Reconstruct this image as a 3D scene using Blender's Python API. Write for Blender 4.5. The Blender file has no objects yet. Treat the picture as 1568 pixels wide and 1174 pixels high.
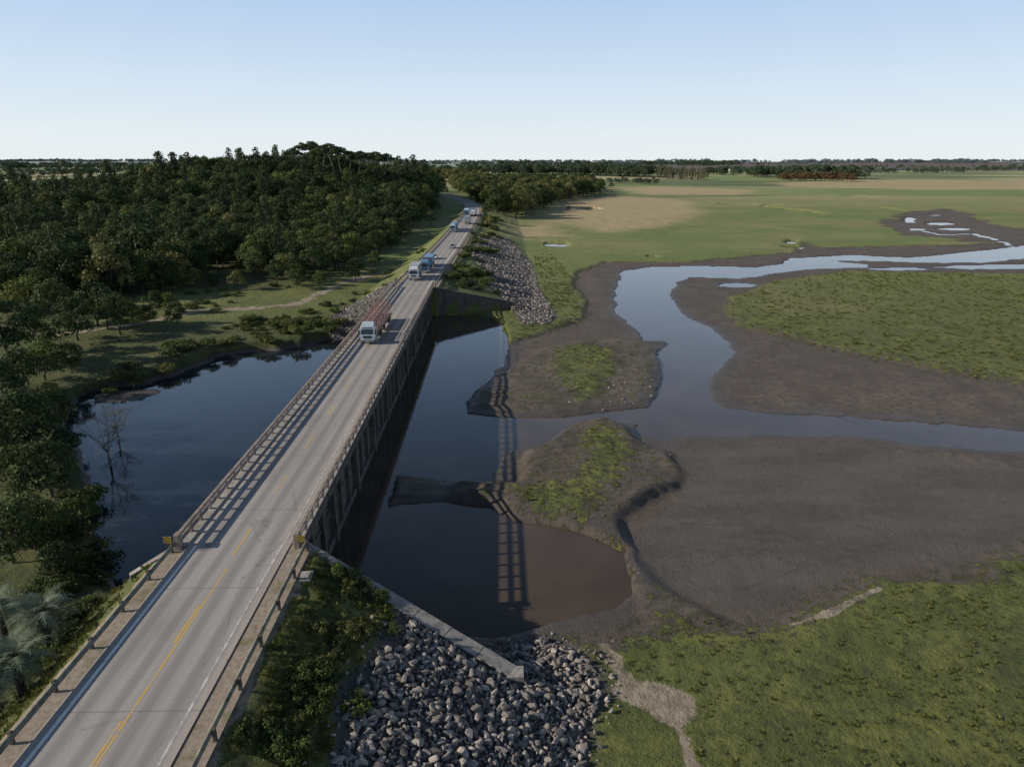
import bpy, math, random
import numpy as np
from mathutils import Vector
random.seed(5); RNG=np.random.default_rng(7)
sc=bpy.context.scene
# ------------------------------------------------------------------ camera
CZ=37.0; PITCH=math.radians(18.12); YAW=math.radians(1.04)
cam=bpy.data.cameras.new("camera"); co=bpy.data.objects.new("camera",cam); sc.collection.objects.link(co)
co.location=(0,0,CZ); co.rotation_euler=(math.pi/2-PITCH,0,-YAW)
cam.sensor_width=36; cam.lens=24.0; cam.clip_end=40000; cam.clip_start=0.5
sc.camera=co
F_=np.array([math.sin(YAW)*math.cos(PITCH),math.cos(YAW)*math.cos(PITCH),-math.sin(PITCH)])
R_=np.array([math.cos(YAW),-math.sin(YAW),0.0]); U_=np.cross(R_,F_)
def g(x,y,z=0.0):
    """survey helper: ground coordinates (metres) of a point measured on the aerial view at level z"""
    d=F_+R_*((x-784)/1045)+U_*((587-y)/1045)
    t=(z-CZ)/d[2]
    return (d[0]*t,d[1]*t)
def G(pts,z=0.0): return np.array([g(x,y,z) for x,y in pts])
# ------------------------------------------------------------------ world / sun
SUN_EL=math.radians(23.6); 
w=bpy.data.worlds.new("World"); sc.world=w; w.use_nodes=True
nt=w.node_tree; bg=nt.nodes['Background']; sky=nt.nodes.new('ShaderNodeTexSky'); sky.sky_type='NISHITA'
sky.sun_disc=False; sky.sun_elevation=SUN_EL; sky.altitude=50; sky.air_density=1.0; sky.dust_density=0.4; sky.ozone_density=1.2
# clear-air gradient of the daytime sky (by true elevation), blended with the Nishita sky
tc=nt.nodes.new('ShaderNodeTexCoord'); sp=nt.nodes.new('ShaderNodeSeparateXYZ'); nt.links.new(tc.outputs['Generated'],sp.inputs[0])
cr=nt.nodes.new('ShaderNodeValToRGB'); nt.links.new(sp.outputs[2],cr.inputs[0]); E=cr.color_ramp.elements
E[0].position=0.0; E[0].color=(.83,.90,.94,1); E[1].position=1.0; E[1].color=(.028,.045,.080,1)
for p,c in((.03,(.80,.88,.94)),(.10,(.66,.79,.94)),(.20,(.47,.64,.89)),(.34,(.25,.39,.63)),(.6,(.060,.100,.180))):
    e=E.new(p); e.color=(*c,1)
sm=nt.nodes.new('ShaderNodeVectorMath'); sm.operation='SCALE'; nt.links.new(cr.outputs[0],sm.inputs[0]); sm.inputs['Scale'].default_value=1/0.10
mx=nt.nodes.new('ShaderNodeMix'); mx.data_type='RGBA'; mx.inputs[0].default_value=.90; nt.links.new(sky.outputs[0],mx.inputs[6]); nt.links.new(sm.outputs[0],mx.inputs[7])
nt.links.new(mx.outputs[2],bg.inputs[0]); bg.inputs[1].default_value=0.10
# sun comes from the left (-X), a touch from behind the camera
sunv=Vector((-math.cos(math.radians(5))*math.cos(SUN_EL),-math.sin(math.radians(5))*math.cos(SUN_EL),math.sin(SUN_EL)))
sky.sun_rotation=math.atan2(sunv.x,sunv.y)
sl=bpy.data.lights.new("sun",'SUN'); sl.energy=5.0; sl.angle=math.radians(0.5); sl.color=(1,0.91,0.765)
so=bpy.data.objects.new("sun",sl); sc.collection.objects.link(so); so.rotation_euler=sunv.to_track_quat('Z','Y').to_euler(); so.location=(-100,0,80)
sc.view_settings.view_transform='Standard'; sc.view_settings.look='None'; sc.view_settings.exposure=0
# ------------------------------------------------------------------ node helper
class M:
    def __init__(s,name):
        s.m=bpy.data.materials.new(name); s.m.use_nodes=True; s.t=s.m.node_tree; s.b=s.t.nodes['Principled BSDF']
        s.pos=None
    def n(s,ty,**kw):
        nd=s.t.nodes.new(ty)
        for k,v in kw.items(): setattr(nd,k,v)
        return nd
    def set(s,inp,v):
        if isinstance(v,bpy.types.NodeSocket): s.t.links.new(v,inp)
        else:
            if isinstance(v,(tuple,list)) and len(v)==3 and inp.type=='RGBA': v=(*v,1)
            inp.default_value=v
    def P(s):
        if s.pos is None: s.pos=s.n('ShaderNodeNewGeometry').outputs['Position']
        return s.pos
    def obj(s): return s.n('ShaderNodeTexCoord').outputs['Object']
    def map(s,v,sc_=(1,1,1)):
        m=s.n('ShaderNodeMapping'); s.set(m.inputs[0],v); m.inputs['Scale'].default_value=sc_; return m.outputs[0]
    def noise(s,scale,detail=4,rough=.55,vec=None):
        t=s.n('ShaderNodeTexNoise'); s.set(t.inputs['Vector'],vec if vec is not None else s.P())
        t.inputs['Scale'].default_value=scale; t.inputs['Detail'].default_value=detail; t.inputs['Roughness'].default_value=rough
        return t.outputs[0]
    def vor(s,scale,vec=None,out='Distance',feature='F1'):
        t=s.n('ShaderNodeTexVoronoi'); t.feature=feature; s.set(t.inputs['Vector'],vec if vec is not None else s.P()); t.inputs['Scale'].default_value=scale
        return t.outputs[out]
    def ramp(s,f,a,b,o0=0.0,o1=1.0):
        r=s.n('ShaderNodeMapRange',interpolation_type='SMOOTHSTEP'); s.set(r.inputs[0],f)
        r.inputs[1].default_value=a; r.inputs[2].default_value=b; r.inputs[3].default_value=o0; r.inputs[4].default_value=o1
        return r.outputs[0]
    def mix(s,f,a,b):
        r=s.n('ShaderNodeMix',data_type='RGBA'); s.set(r.inputs[0],f); s.set(r.inputs[6],a); s.set(r.inputs[7],b); return r.outputs[2]
    def math(s,op,a,b=0.0):
        r=s.n('ShaderNodeMath',operation=op); s.set(r.inputs[0],a); s.set(r.inputs[1],b); return r.outputs[0]
    def attr(s,name): return s.n('ShaderNodeAttribute',attribute_name=name).outputs['Fac']
    def rnd(s): return s.n('ShaderNodeObjectInfo').outputs['Random']
    def col(s,v): s.set(s.b.inputs['Base Color'],v)
    def rough(s,v): s.set(s.b.inputs['Roughness'],v)
    def bump(s,h,dist=.05,strength=1.0):
        b=s.n('ShaderNodeBump'); s.set(b.inputs['Height'],h); b.inputs['Distance'].default_value=dist; b.inputs['Strength'].default_value=strength
        s.t.links.new(b.outputs[0],s.b.inputs['Normal'])
def simple(name,c,r=.6,var=.25,scale=2.0,metal=0.0,c2=None):
    m=M(name); n=m.noise(scale,5,.6,vec=m.obj()); a=tuple(x*(1-var) for x in c); b=tuple(min(1,x*(1+var)) for x in c)
    if c2: b=c2
    m.col(m.mix(m.ramp(n,.3,.7),a,b)); m.rough(r); m.b.inputs['Metallic'].default_value=metal
    return m.m
# ------------------------------------------------------------------ numpy noise / sdf
def vnoise(x,y,seed=0):
    xi=np.floor(x).astype(np.int64); yi=np.floor(y).astype(np.int64); fx=x-xi; fy=y-yi
    fx=fx*fx*(3-2*fx); fy=fy*fy*(3-2*fy)
    def h(a,b):
        k=(a*374761393+b*668265263+seed*144269504)&0xffffffff
        k=((k^(k>>13))*1274126177)&0xffffffff
        return ((k^(k>>16))&0xffffff)/float(0xffffff)
    return (h(xi,yi)*(1-fx)+h(xi+1,yi)*fx)*(1-fy)+(h(xi,yi+1)*(1-fx)+h(xi+1,yi+1)*fx)*fy
def fbm(x,y,seed=0,o=3):
    r=0;a=.5;t=0
    for i in range(o): r=r+a*vnoise(x*2**i,y*2**i,seed+i*17); t+=a; a*=.5
    return r/t
def segd(X,Y,a,b):
    dx,dy=b[0]-a[0],b[1]-a[1]; t=np.clip(((X-a[0])*dx+(Y-a[1])*dy)/(dx*dx+dy*dy+1e-9),0,1)
    return np.hypot(X-a[0]-t*dx,Y-a[1]-t*dy)
def poly_sdf(X,Y,P):
    d=np.full(X.shape,1e9); ins=np.zeros(X.shape,bool); n=len(P)
    for i in range(n):
        a=P[i]; b=P[(i+1)%n]; d=np.minimum(d,segd(X,Y,a,b))
        c=((a[1]>Y)!=(b[1]>Y)); 
        if abs(b[1]-a[1])>1e-9: ins^= c & (X<(b[0]-a[0])*(Y-a[1])/(b[1]-a[1])+a[0])
    return np.where(ins,-d,d)
def line_d(X,Y,P):
    d=np.full(X.shape,1e9)
    for i in range(len(P)-1): d=np.minimum(d,segd(X,Y,P[i],P[i+1]))
    return d
def ss(a,b,x): t=np.clip((x-a)/(b-a),0,1); return t*t*(3-2*t)
# ------------------------------------------------------------------ plan of the place
CL=np.array([(-21.4,-80),(-21.4,40),(-21.4,170),(-18.8,247),(-16.6,356),(-16.0,430),(-18.5,490),(-27,545),(-42,600),(-60,650),(-92,720),(-150,800)],float)
def smoothline(P,n=3,step=3.0):
    s=np.r_[0,np.cumsum(np.hypot(*np.diff(P,axis=0).T))]; q=np.arange(0,s[-1],step)
    L=np.c_[np.interp(q,s,P[:,0]),np.interp(q,s,P[:,1])]
    for k in range(n):
        K=L.copy()
        for j in range(-5,6):
            if j: K+=L[np.clip(np.arange(len(L))+j,0,len(L)-1)]
        K/=11; K[:6]=L[:6]; K[-6:]=L[-6:]; L=K
    return L
CLS=smoothline(CL)
Y0,Y1=49.5,168.0        # bridge ends
DZ=7.0
RIVER=G([(955,415),(1000,409),(1080,408),(1150,410),(1200,405),(1210,396),(1250,395),(1290,402),(1325,405),(1325,409),(1225,413),(1130,427),(1060,424),(1035,432),(1022,450),(1035,475),(1055,488),(1080,500),(1108,522),(1122,540),(1105,560),(1085,572),(1078,600),(1088,618),(1120,628),(1200,636),(1330,642),(1450,650),(1568,662),(1800,680),(1800,706),(1568,692),(1450,680),(1300,668),(1180,663),(1080,668),(1020,672),(975,665),(985,640),(1008,612),(1014,560),(1010,540),(1028,528),(1020,521),(985,521),(975,502),(945,475),(945,445)])
R2=G([(1205,397),(1300,391),(1400,395),(1470,388),(1568,377),(1900,368),(1900,378),(1568,396),(1500,402),(1440,402),(1330,400)])
R3=G([(1420,409),(1480,406),(1560,404),(1700,398),(1700,404),(1560,412),(1480,413)])
POOLA=G([(450,900),(530,775),(640,775),(700,772),(745,777),(790,799),(850,809),(895,820),(950,845),(965,905),(940,930),(870,950),(780,962),(700,970),(620,1000),(500,990)])
POOLC=G([(540,742),(605,729),(735,738),(744,733),(768,702),(785,690),(800,689),(830,683),(868,654),(925,644),(1000,650),(1000,628),(985,626),(900,636),(850,641),(785,640),(715,633),(712,615),(735,595),(754,575),(756,566),(772,560),(776,520),(770,490),(690,480),(620,500),(560,640)])
SPIT=G([(560,738),(605,735),(735,744),(760,752),(745,770),(700,765),(640,768),(560,768)])
POND=G([(125,622),(150,608),(215,598),(262,582),(310,562),(345,547),(372,545),(430,540),(512,522),(545,522),(640,495),(700,486),(690,560),(540,780),(470,900),(330,960),(240,905),(195,880),(170,860),(150,790),(140,700),(118,650)])
PISLE=G([(150,606),(180,600),(238,597),(243,601),(205,613),(150,616)])
def ell(cx,cy,rx,ry,n=14): return G([(cx+rx*math.cos(a),cy+ry*math.sin(a)) for a in np.linspace(0,2*math.pi,n,endpoint=False)])
PUD=[ell(853,376,20,3.5),ell(904,321.5,18,2.2),ell(1213,380,16,2.5),ell(1212,372,9,3),ell(1440,343,20,2.2),ell(1392,337,7,5),ell(1405,352,12,1.6),ell(1120,314,22,1.2),ell(1210,324,24,1.4),ell(1128,437,26,3),ell(1180,316,18,1),ell(1462,351,24,2),ell(1375,412,40,1.5),
     ell(1310,303,26,.9),ell(1330,304,10,1),ell(1430,330,14,1.2),ell(1000,395,10,1.2),ell(1500,337,16,1.3),ell(1100,296,20,.6),ell(1540,322,26,1)]
CHN=G([(1395,350),(1440,360),(1490,358),(1520,366),(1550,378)])
CHF=[G([(1085,312),(1140,313),(1170,318),(1230,324),(1262,330)]),G([(1290,301),(1330,304),(1400,306)]),G([(1385,326),(1340,318),(1300,316)]),G([(1480,320),(1568,324),(1700,322)])]
UPM=G([(1358,340),(1385,326),(1450,322),(1490,330),(1500,345),(1568,352),(1700,356),(1700,372),(1568,376),(1500,374),(1440,368),(1380,362)])
GF=G([(780,525),(850,503),(893,488),(898,462),(880,435),(885,418),(925,401),(1050,402),(1150,392),(1222,387),(1230,372),(1260,380),(1400,377),(1568,372),(1900,362),(2600,330),(2600,262),(700,262),(600,300),(640,480)],.4)
GE=G([(1105,478),(1112,455),(1180,430),(1300,414),(1400,417),(1568,419),(2200,420),(2600,640),(1568,590),(1400,562),(1300,540),(1200,515),(1130,500)],.3)
GG=G([(930,985),(1010,958),(1100,968),(1200,962),(1262,925),(1350,888),(1480,885),(1510,862),(1568,838),(2200,700),(3200,1600),(900,3000),(0,1600),(600,1000)],.4)
GD=G([(845,535),(890,527),(945,533),(950,560),(925,600),(885,628),(860,600),(838,570)],.4)
GB=G([(880,668),(920,645),(955,660),(975,700),(962,745),(930,765),(915,802),(860,800),(800,785),(760,742),(860,738),(893,705)],.4)
LB=G([(700,742),(795,742),(800,692),(835,682),(870,655),(925,641),(965,658),(985,685),(1025,695),(1043,725),(1035,755),(975,785),(950,800),(975,860),(1010,900),(1060,930),(1110,955),(1010,975),(968,905),(950,865),(920,830),(890,814),(850,806),(790,796),(745,774),(690,768)])
LD=G([(700,600),(752,578),(790,560),(830,535),(880,522),(950,518),(1005,530),(1018,560),(1008,605),(985,622),(935,628),(900,632),(850,638),(790,632),(720,630)])
PAN=G([(985,690),(1060,668),(1300,680),(1600,720),(2000,760),(1568,830),(1480,872),(1350,875),(1250,915),(1190,945),(1100,945),(1040,915),(985,860),(955,805),(1035,765),(1050,725)])
RIPN=G([(650,985),(700,985),(760,975),(840,950),(885,975),(930,1015),(940,1060),(915,1110),(905,1174),(900,1400),(480,1400),(520,1130),(580,1060),(610,1000)],1.2)
RIPF=G([(735,372),(780,368),(812,395),(828,440),(855,478),(838,488),(800,489),(788,470),(745,445),(722,405)],2.0)
RIPL=G([(498,488),(530,470),(600,452),(620,450),(580,500),(548,524),(512,524)],2.0)
DRY=G([(815,325),(880,305),(960,303),(1040,308),(1078,322),(1040,342),(1000,352),(930,358),(870,345)],.5)
DRY2=G([(930,290),(1000,287),(1160,292),(1150,300),(1000,300)],.5)
DRY3=G([(1180,282),(1330,276),(1700,280),(1700,292),(1400,292),(1200,287)],.5)
DRY4=G([(780,350),(840,345),(870,362),(800,368)],.5)
PATHS=[(G([(275,474),(350,474),(420,470),(462,464),(486,452),(530,434),(575,420)],2),1.9),
       (G([(80,512),(150,505),(230,492),(300,478)],2),1.3),(G([(640,425),(600,440),(560,440)],4),1.0),
       (G([(925,985),(945,1030),(965,1060),(1000,1085),(1030,1105),(1045,1140),(1060,1200)],.4),.7),
       (G([(960,1060),(1000,1068),(1035,1085)],.4),1.2),
       (G([(1215,957),(1260,945),(1300,925),(1345,903)],.4),.30)]
CLEAR=G([(90,470),(300,440),(420,445),(520,425),(620,385),(700,330),(720,330),(640,440),(500,500),(420,515),(300,505),(200,500),(80,530)],2.5)
def wallN(X): return Y0+(X+16.5)*(40-Y0)/17.4
def wallF(X): return Y1+(X+16.5)*4/19.5
def terr(X,Y,full=True):
    n1=fbm(X/7,Y/7,1); n2=fbm(X/1.6,Y/1.6,5); n3=fbm(X/60,Y/60,9); n0=fbm(X/3,Y/3,23)
    far=np.clip(Y/100,1,8)
    mud=.14+.13*(n1-.5)+.12*(n2-.5)
    pert=(n1-.5)*2.4*far**.5+(n2-.5)*1.1
    sw=poly_sdf(X,Y,RIVER)
    for p in (R2,R3,POOLA,POOLC,*PUD): sw=np.minimum(sw,poly_sdf(X,Y,p)+ (0.3*far if p is R3 else 0))
    sw=np.minimum(sw,line_d(X,Y,CHN)-1.2)
    for p in CHF: sw=np.minimum(sw,line_d(X,Y,p)-3.2)
    sw=np.minimum(sw,np.maximum(np.abs(X+17.5)-5,np.abs(Y-108)-64))
    swp=sw+pert*.7
    wat=ss(.7,-.7,swp)
    lb=ss(.6,-1.3,poly_sdf(X,Y,LB)+pert*.8); ld=ss(.9,-2.2,poly_sdf(X,Y,LD)+pert*.8)
    spit=ss(.3,-1.2,poly_sdf(X,Y,SPIT)+pert*.3)
    sg=np.minimum.reduce([poly_sdf(X,Y,GF),poly_sdf(X,Y,GE)+1.0,poly_sdf(X,Y,GG)])
    upm=poly_sdf(X,Y,UPM)+(n1-.5)*30+(n3-.5)*20; sg=np.maximum(sg,-upm)
    gl=ss(1.2,-1.2,sg+pert)
    gi=np.minimum(poly_sdf(X,Y,GD),poly_sdf(X,Y,GB))
    pan=ss(1,-3,poly_sdf(X,Y,PAN))
    hr=mud-.07*pan+(.75*lb+.45*ld)*(.25+1.4*n1)+.40*ss(1.5,-2,gi)*n1+.20*np.maximum(lb,ld)*(n2-.5)+.3*spit
    hr=np.maximum(hr,hr*0+.12+.55*gl*(.6+.8*n1)+.14*(n2-.5)+np.clip((Y-250)/900,0,1)*1.5)
    hr=hr*(1-wat)-.7*wat
    # left of the road
    sp=poly_sdf(X,Y,POND)+(n1-.5)*3+(n2-.5)*1.2; sp=np.maximum(sp,-(poly_sdf(X,Y,PISLE)-.3))
    land=1.9+1.2*(n3-.5)+.5*(n1-.5)+np.clip((Y-170)/300,0,1)*2
    isl=poly_sdf(X,Y,PISLE)<3
    hl=np.where(isl,-.5+.75*ss(2,-.5,poly_sdf(X,Y,PISLE)),-.9+(land+.9)*ss(-1.0,4.5,sp))
    hill=18*np.exp(-(((X+170)/110)**2+((Y-560)/140)**2))
    h=np.where(X<-19,hl+hill,hr+hill*ss(30,-19,X))
    # embankments
    d=line_d(X,Y,CL); right=X>np.interp(Y,CL[:,1],CL[:,0])
    lat=np.maximum(0,d-5.9)
    en=np.where(right,6.85-.3*lat-.6*np.maximum(0,Y-39.5)*(X>.9),6.85-.8*np.hypot(lat,np.maximum(0,Y-47.5)))
    okn=np.where(right&(X>-16.4)&(X<.9),Y<wallN(X)+.1,np.where((X>-26.4)&(X<=-16.4),Y<Y0,Y<75))
    mound=1.5-.24*np.hypot(X-0.5,Y-39.5)+.2*(n1-.5)
    ef=np.where(right,6.85-.265*lat-.5*np.maximum(0,171-Y)*(X>3),6.85-.46*np.hypot(lat,np.maximum(0,161-Y)))
    okf=np.where(right&(X>-16.4)&(X<3),Y>wallF(X)-.1,np.where((X>-26.4)&(X<=-16.4),Y>Y1,Y>125))
    emb=np.maximum(np.where(okn&(Y<90),en,-9),np.where(okf&(Y>100),ef,-9))
    emb=np.maximum(emb,np.where((Y<60),mound,-9))
    bumpy=np.where(lat>.5,(n0-.5)*.5+(n2-.5)*.25,0)
    isem=emb>h-.1
    h=np.maximum(h,emb+bumpy*np.clip((emb+.3),0,1))
    if not full: return h
    tr=3.0+2*n1
    grass=np.maximum.reduce([np.clip(.5-(sg+pert)/(2*tr),0,1),np.clip(.5-(poly_sdf(X,Y,GE)+3)/22.,0,1)*(upm>0),np.clip(.5-(gi+pert*.8)/4.5,0,1)*.72,.36*np.maximum(lb,ld)])
    grass=np.where(X<-19,ss(.2,1.0,h),grass)
    grass=np.maximum(grass,np.where(isem&(h>.7),.85,0))
    rip=np.maximum.reduce([ss(.6,-.6,poly_sdf(X,Y,RIPN)+pert),ss(1,-1,poly_sdf(X,Y,RIPF)+pert*.7),ss(.6,-.6,poly_sdf(X,Y,RIPL)+pert*.5)])
    dirt=np.zeros_like(X)
    for P,wd in PATHS: dirt=np.maximum(dirt,ss(wd*1.35,wd*.3,line_d(X,Y,P)+(n2-.5)*wd*2.2+(n1-.5)*wd*2.0))
    inbr=(Y>Y0-1)&(Y<Y1+1)
    dirt=np.maximum(dirt,np.where(inbr,0,ss(6.8,5.9,d+(n2-.5)*1.2)))
    dry=np.maximum.reduce([ss(14,-14,poly_sdf(X,Y,p)+(n1-.5)*20+(n3-.5)*30) for p in (DRY,DRY2,DRY3,DRY4)])
    wet=np.maximum(ss(5.0,0.,sw+pert),pan*.4)
    wet=np.where(X<-19,ss(1.0,.1,h),wet*(h<.9)*np.where(Y>250,.5,1))
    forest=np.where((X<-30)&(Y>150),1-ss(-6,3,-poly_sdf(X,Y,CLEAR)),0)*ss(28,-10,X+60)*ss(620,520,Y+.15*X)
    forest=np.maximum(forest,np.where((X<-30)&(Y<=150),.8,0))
    return h,dict(grass=grass,rip=rip,dirt=dirt,dry=dry,wet=wet,forest=forest,pan=pan)
def H(X,Y): return terr(np.asarray(X,float),np.asarray(Y,float),False)
# ------------------------------------------------------------------ mesh builders
def link(o,parent=None):
    sc.collection.objects.link(o)
    if parent: o.parent=parent
    return o
def mesh_np(name,V,Fq,mats,attrs=None,smooth=False,midx=None):
    me=bpy.data.meshes.new(name); V=np.asarray(V,np.float32); Fq=np.asarray(Fq,np.int32); k=Fq.shape[1]
    me.vertices.add(len(V)); me.vertices.foreach_set('co',V.ravel())
    me.loops.add(Fq.size); me.loops.foreach_set('vertex_index',Fq.ravel())
    me.polygons.add(len(Fq)); me.polygons.foreach_set('loop_start',np.arange(0,Fq.size,k,dtype=np.int32)); 
    me.polygons.foreach_set('loop_total',np.full(len(Fq),k,np.int32))
    if midx is not None: me.polygons.foreach_set('material_index',np.asarray(midx,np.int32))
    me.polygons.foreach_set('use_smooth',np.full(len(Fq),smooth,bool))
    for m in (mats if isinstance(mats,list) else [mats]): me.materials.append(m)
    if attrs:
        for k2,v in attrs.items():
            a=me.attributes.new(k2,'FLOAT','POINT'); a.data.foreach_set('value',np.asarray(v,np.float32))
    me.update(); me.validate(); return me
class MB:
    def __init__(s): s.v=[];s.f=[];s.m=[]
    def add(s,vs,fs,mi):
        o=len(s.v); s.v+=[tuple(map(float,v)) for v in vs]; s.f+=[tuple(o+i for i in f) for f in fs]; s.m+=[mi]*len(fs)
    def box(s,c,sz,mi=0,b=0.0):
        x,y,z=c; a,bb,d=sz[0]/2,sz[1]/2,sz[2]/2
        s.add([(x+i*a,y+j*bb,z+k*d) for k in(-1,1) for j in(-1,1) for i in(-1,1)],[(0,2,3,1),(4,5,7,6),(0,1,5,4),(2,6,7,3),(0,4,6,2),(1,3,7,5)],mi)
    def prism(s,prof,x0,x1,mi=0,inset=None):
        n=len(prof); A=[(x0,p[0],p[1]) for p in prof]; B=[(x1,p[0],p[1]) for p in prof]
        s.add(A+B,[tuple(range(n))[::-1],tuple(range(n,2*n))]+[(i,(i+1)%n,n+(i+1)%n,n+i) for i in range(n)],mi)
    def cyl(s,c,r,wd,axis='x',mi=0,n=14,r2=None):
        vs=[]; r2=r if r2 is None else r2
        for k,rr in ((-1,r),(1,r2)):
            for i in range(n):
                a=2*math.pi*i/n; u,v=rr*math.cos(a),rr*math.sin(a); t=k*wd/2
                vs.append({'x':(c[0]+t,c[1]+u,c[2]+v),'y':(c[0]+u,c[1]+t,c[2]+v),'z':(c[0]+u,c[1]+v,c[2]+t)}[axis])
        s.add(vs,[tuple(range(n))[::-1],tuple(range(n,2*n))]+[(i,(i+1)%n,n+(i+1)%n,n+i) for i in range(n)],mi)
    def quad(s,vs,mi=0): s.add(vs,[tuple(range(len(vs)))],mi)
    def tube(s,p0,p1,r0,r1,mi=0,n=6):
        p0=Vector(p0);p1=Vector(p1);d=(p1-p0); 
        if d.length<1e-5:return
        q=d.to_track_quat('Z','Y'); vs=[]
        for p,r in((p0,r0),(p1,r1)):
            for i in range(n):
                a=2*math.pi*i/n; vs.append(p+q@Vector((r*math.cos(a),r*math.sin(a),0)))
        s.add(vs,[tuple(range(n,2*n))]+[(i,(i+1)%n,n+(i+1)%n,n+i) for i in range(n)],mi)
    def mesh(s,name,mats,smooth=False,recalc=True):
        me=bpy.data.meshes.new(name); me.from_pydata(s.v,[],s.f)
        for m in mats: me.materials.append(m)
        me.polygons.foreach_set('material_index',s.m)
        if smooth: me.polygons.foreach_set('use_smooth',[True]*len(s.f))
        me.update()
        if recalc:
            import bmesh
            bm=bmesh.new(); bm.from_mesh(me); bmesh.ops.recalc_face_normals(bm,faces=bm.faces); bm.to_mesh(me); bm.free()
        return me
def mkobj(name,me,loc=(0,0,0),rz=0,s=1,parent=None):
    o=bpy.data.objects.new(name,me); o.location=loc; o.rotation_euler=(0,0,rz); o.scale=(s,s,s) if not isinstance(s,tuple) else s
    return link(o,parent)
def scatter(name,X,Y,Z,S,child_name,me):
    """one instanced mass: small faces carry copies of the child"""
    n=len(X); 
    if n==0: return
    a=RNG.uniform(0,2*math.pi,n); h=np.asarray(S)/2*math.sqrt(2)
    V=np.zeros((n,4,3))
    for k in range(4):
        V[:,k,0]=X+h*np.cos(a+k*math.pi/2); V[:,k,1]=Y+h*np.sin(a+k*math.pi/2); V[:,k,2]=Z
    m=mesh_np(name,V.reshape(-1,3),np.arange(4*n).reshape(n,4),me.materials[0])
    o=bpy.data.objects.new(name,m); link(o); o.instance_type='FACES'; o.use_instance_faces_scale=True; o.instance_faces_scale=1
    o.show_instancer_for_render=False; o.show_instancer_for_viewport=False
    c=bpy.data.objects.new(child_name,me); link(c,o)
    return o
# ------------------------------------------------------------------ ground material
m=M("ground_soil_grass"); P=m.P()
nb=m.noise(.018,4); nm=m.noise(.16,5,.6); nf=m.noise(.9,6,.65); nv=m.noise(5,5,.7)
sep=m.n('ShaderNodeSeparateXYZ'); m.set(sep.inputs[0],P)
gcol=m.mix(m.ramp(nm,.35,.65),(.100,.122,.026),(.175,.187,.044))
gcol=m.mix(m.ramp(nf,.38,.62),m.mix(.65,gcol,(.050,.068,.020)),gcol)
gcol=m.mix(m.ramp(nv,.45,.7,0,.5),gcol,(.200,.188,.075))
gcol=m.mix(m.ramp(nb,.55,.72,0,.4),gcol,(.24,.20,.09))
gcol=m.mix(m.ramp(sep.outputs[1],110,300,0,.7),gcol,m.mix(m.ramp(nb,.4,.64),(.180,.230,.062),(.275,.270,.105)))
gcol=m.mix(m.ramp(m.noise(.05,5,.65,vec=m.map(P,(.5,1.4,1))),.52,.66,0,.4),gcol,(.105,.135,.045))
# far farmland parcels
far=m.ramp(sep.outputs[1],400,1000)
vv=m.map(P,(.0022,.0050,0)); vr=m.n('ShaderNodeTexVoronoi'); m.set(vr.inputs['Vector'],vv); vr.inputs['Scale'].default_value=1.0
sepc=m.n('ShaderNodeSeparateColor'); m.set(sepc.inputs[0],vr.outputs['Color'])
fcol=m.mix(m.ramp(sepc.outputs[0],.25,.75),(.17,.24,.07),(.40,.36,.19)); fcol=m.mix(m.ramp(sepc.outputs[1],.55,.8),fcol,(.10,.14,.05))
st=m.noise(1,4,.6,vec=m.map(P,(.004,.03,0))); fcol=m.mix(m.ramp(st,.4,.65,0,.5),fcol,(.29,.28,.12))
haze_mix=m.ramp(sep.outputs[1],900,6500,0,.6); fcol=m.mix(haze_mix,fcol,(.31,.385,.40))  # aerial haze painted into the farmland colour, growing with distance
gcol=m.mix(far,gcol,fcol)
gcol=m.mix(m.math('MULTIPLY',m.attr('dry'),m.ramp(nm,.2,.65,.5,1.0)),gcol,(.44,.34,.19))
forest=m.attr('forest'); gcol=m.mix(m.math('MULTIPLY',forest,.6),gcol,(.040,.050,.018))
mudc=m.mix(m.ramp(nm,.3,.7),(.105,.084,.068),(.170,.140,.114))
mudc=m.mix(m.ramp(nf,.35,.7,0,.75),mudc,(.068,.054,.044))
mudc=m.mix(m.ramp(nv,.52,.75,0,.5),mudc,(.23,.195,.162))
mudc=m.mix(m.ramp(nb,.42,.6,0,.35),mudc,(.080,.064,.053))
pan=m.attr('pan'); pst=m.noise(1,5,.6,vec=m.map(P,(.06,.16,0)))
panc=m.mix(m.ramp(pst,.35,.65),(.090,.074,.062),(.158,.133,.113))
dc_=m.vor(1,vec=m.map(P,(.11,.16,0)),feature='DISTANCE_TO_EDGE'); dist_n=m.noise(.6,4,.6)
chan=m.math('MULTIPLY',m.ramp(m.math('ADD',dc_,m.math('MULTIPLY',m.math('SUBTRACT',dist_n,.5),.14)),.030,.004),m.ramp(nb,.45,.6)); panc=m.mix(m.math('MULTIPLY',chan,.5),panc,(.052,.043,.036))
panc=m.mix(m.ramp(nf,.45,.75,0,.6),panc,(.19,.163,.14))
cx_=m.vor(1.1,feature='DISTANCE_TO_EDGE'); panc=m.mix(m.math('MULTIPLY',m.ramp(cx_,.06,.0),m.ramp(nm,.42,.6,0,.6)),panc,(.052,.043,.036))
mudc=m.mix(m.math('MULTIPLY',pan,.85),mudc,panc)
wet=m.attr('wet'); wetn=m.math('MULTIPLY',wet,m.ramp(nf,.2,.6,.55,1))
mudc=m.mix(m.math('MULTIPLY',wetn,.68),mudc,(.060,.048,.040))
gr=m.attr('grass'); gm=m.ramp(m.math('ADD',gr,m.math('MULTIPLY',m.math('SUBTRACT',m.math('ADD',m.math('MULTIPLY',nf,.7),m.math('MULTIPLY',nv,.3)),.5),2.6)),.40,.64)
c=m.mix(gm,mudc,gcol)
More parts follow.
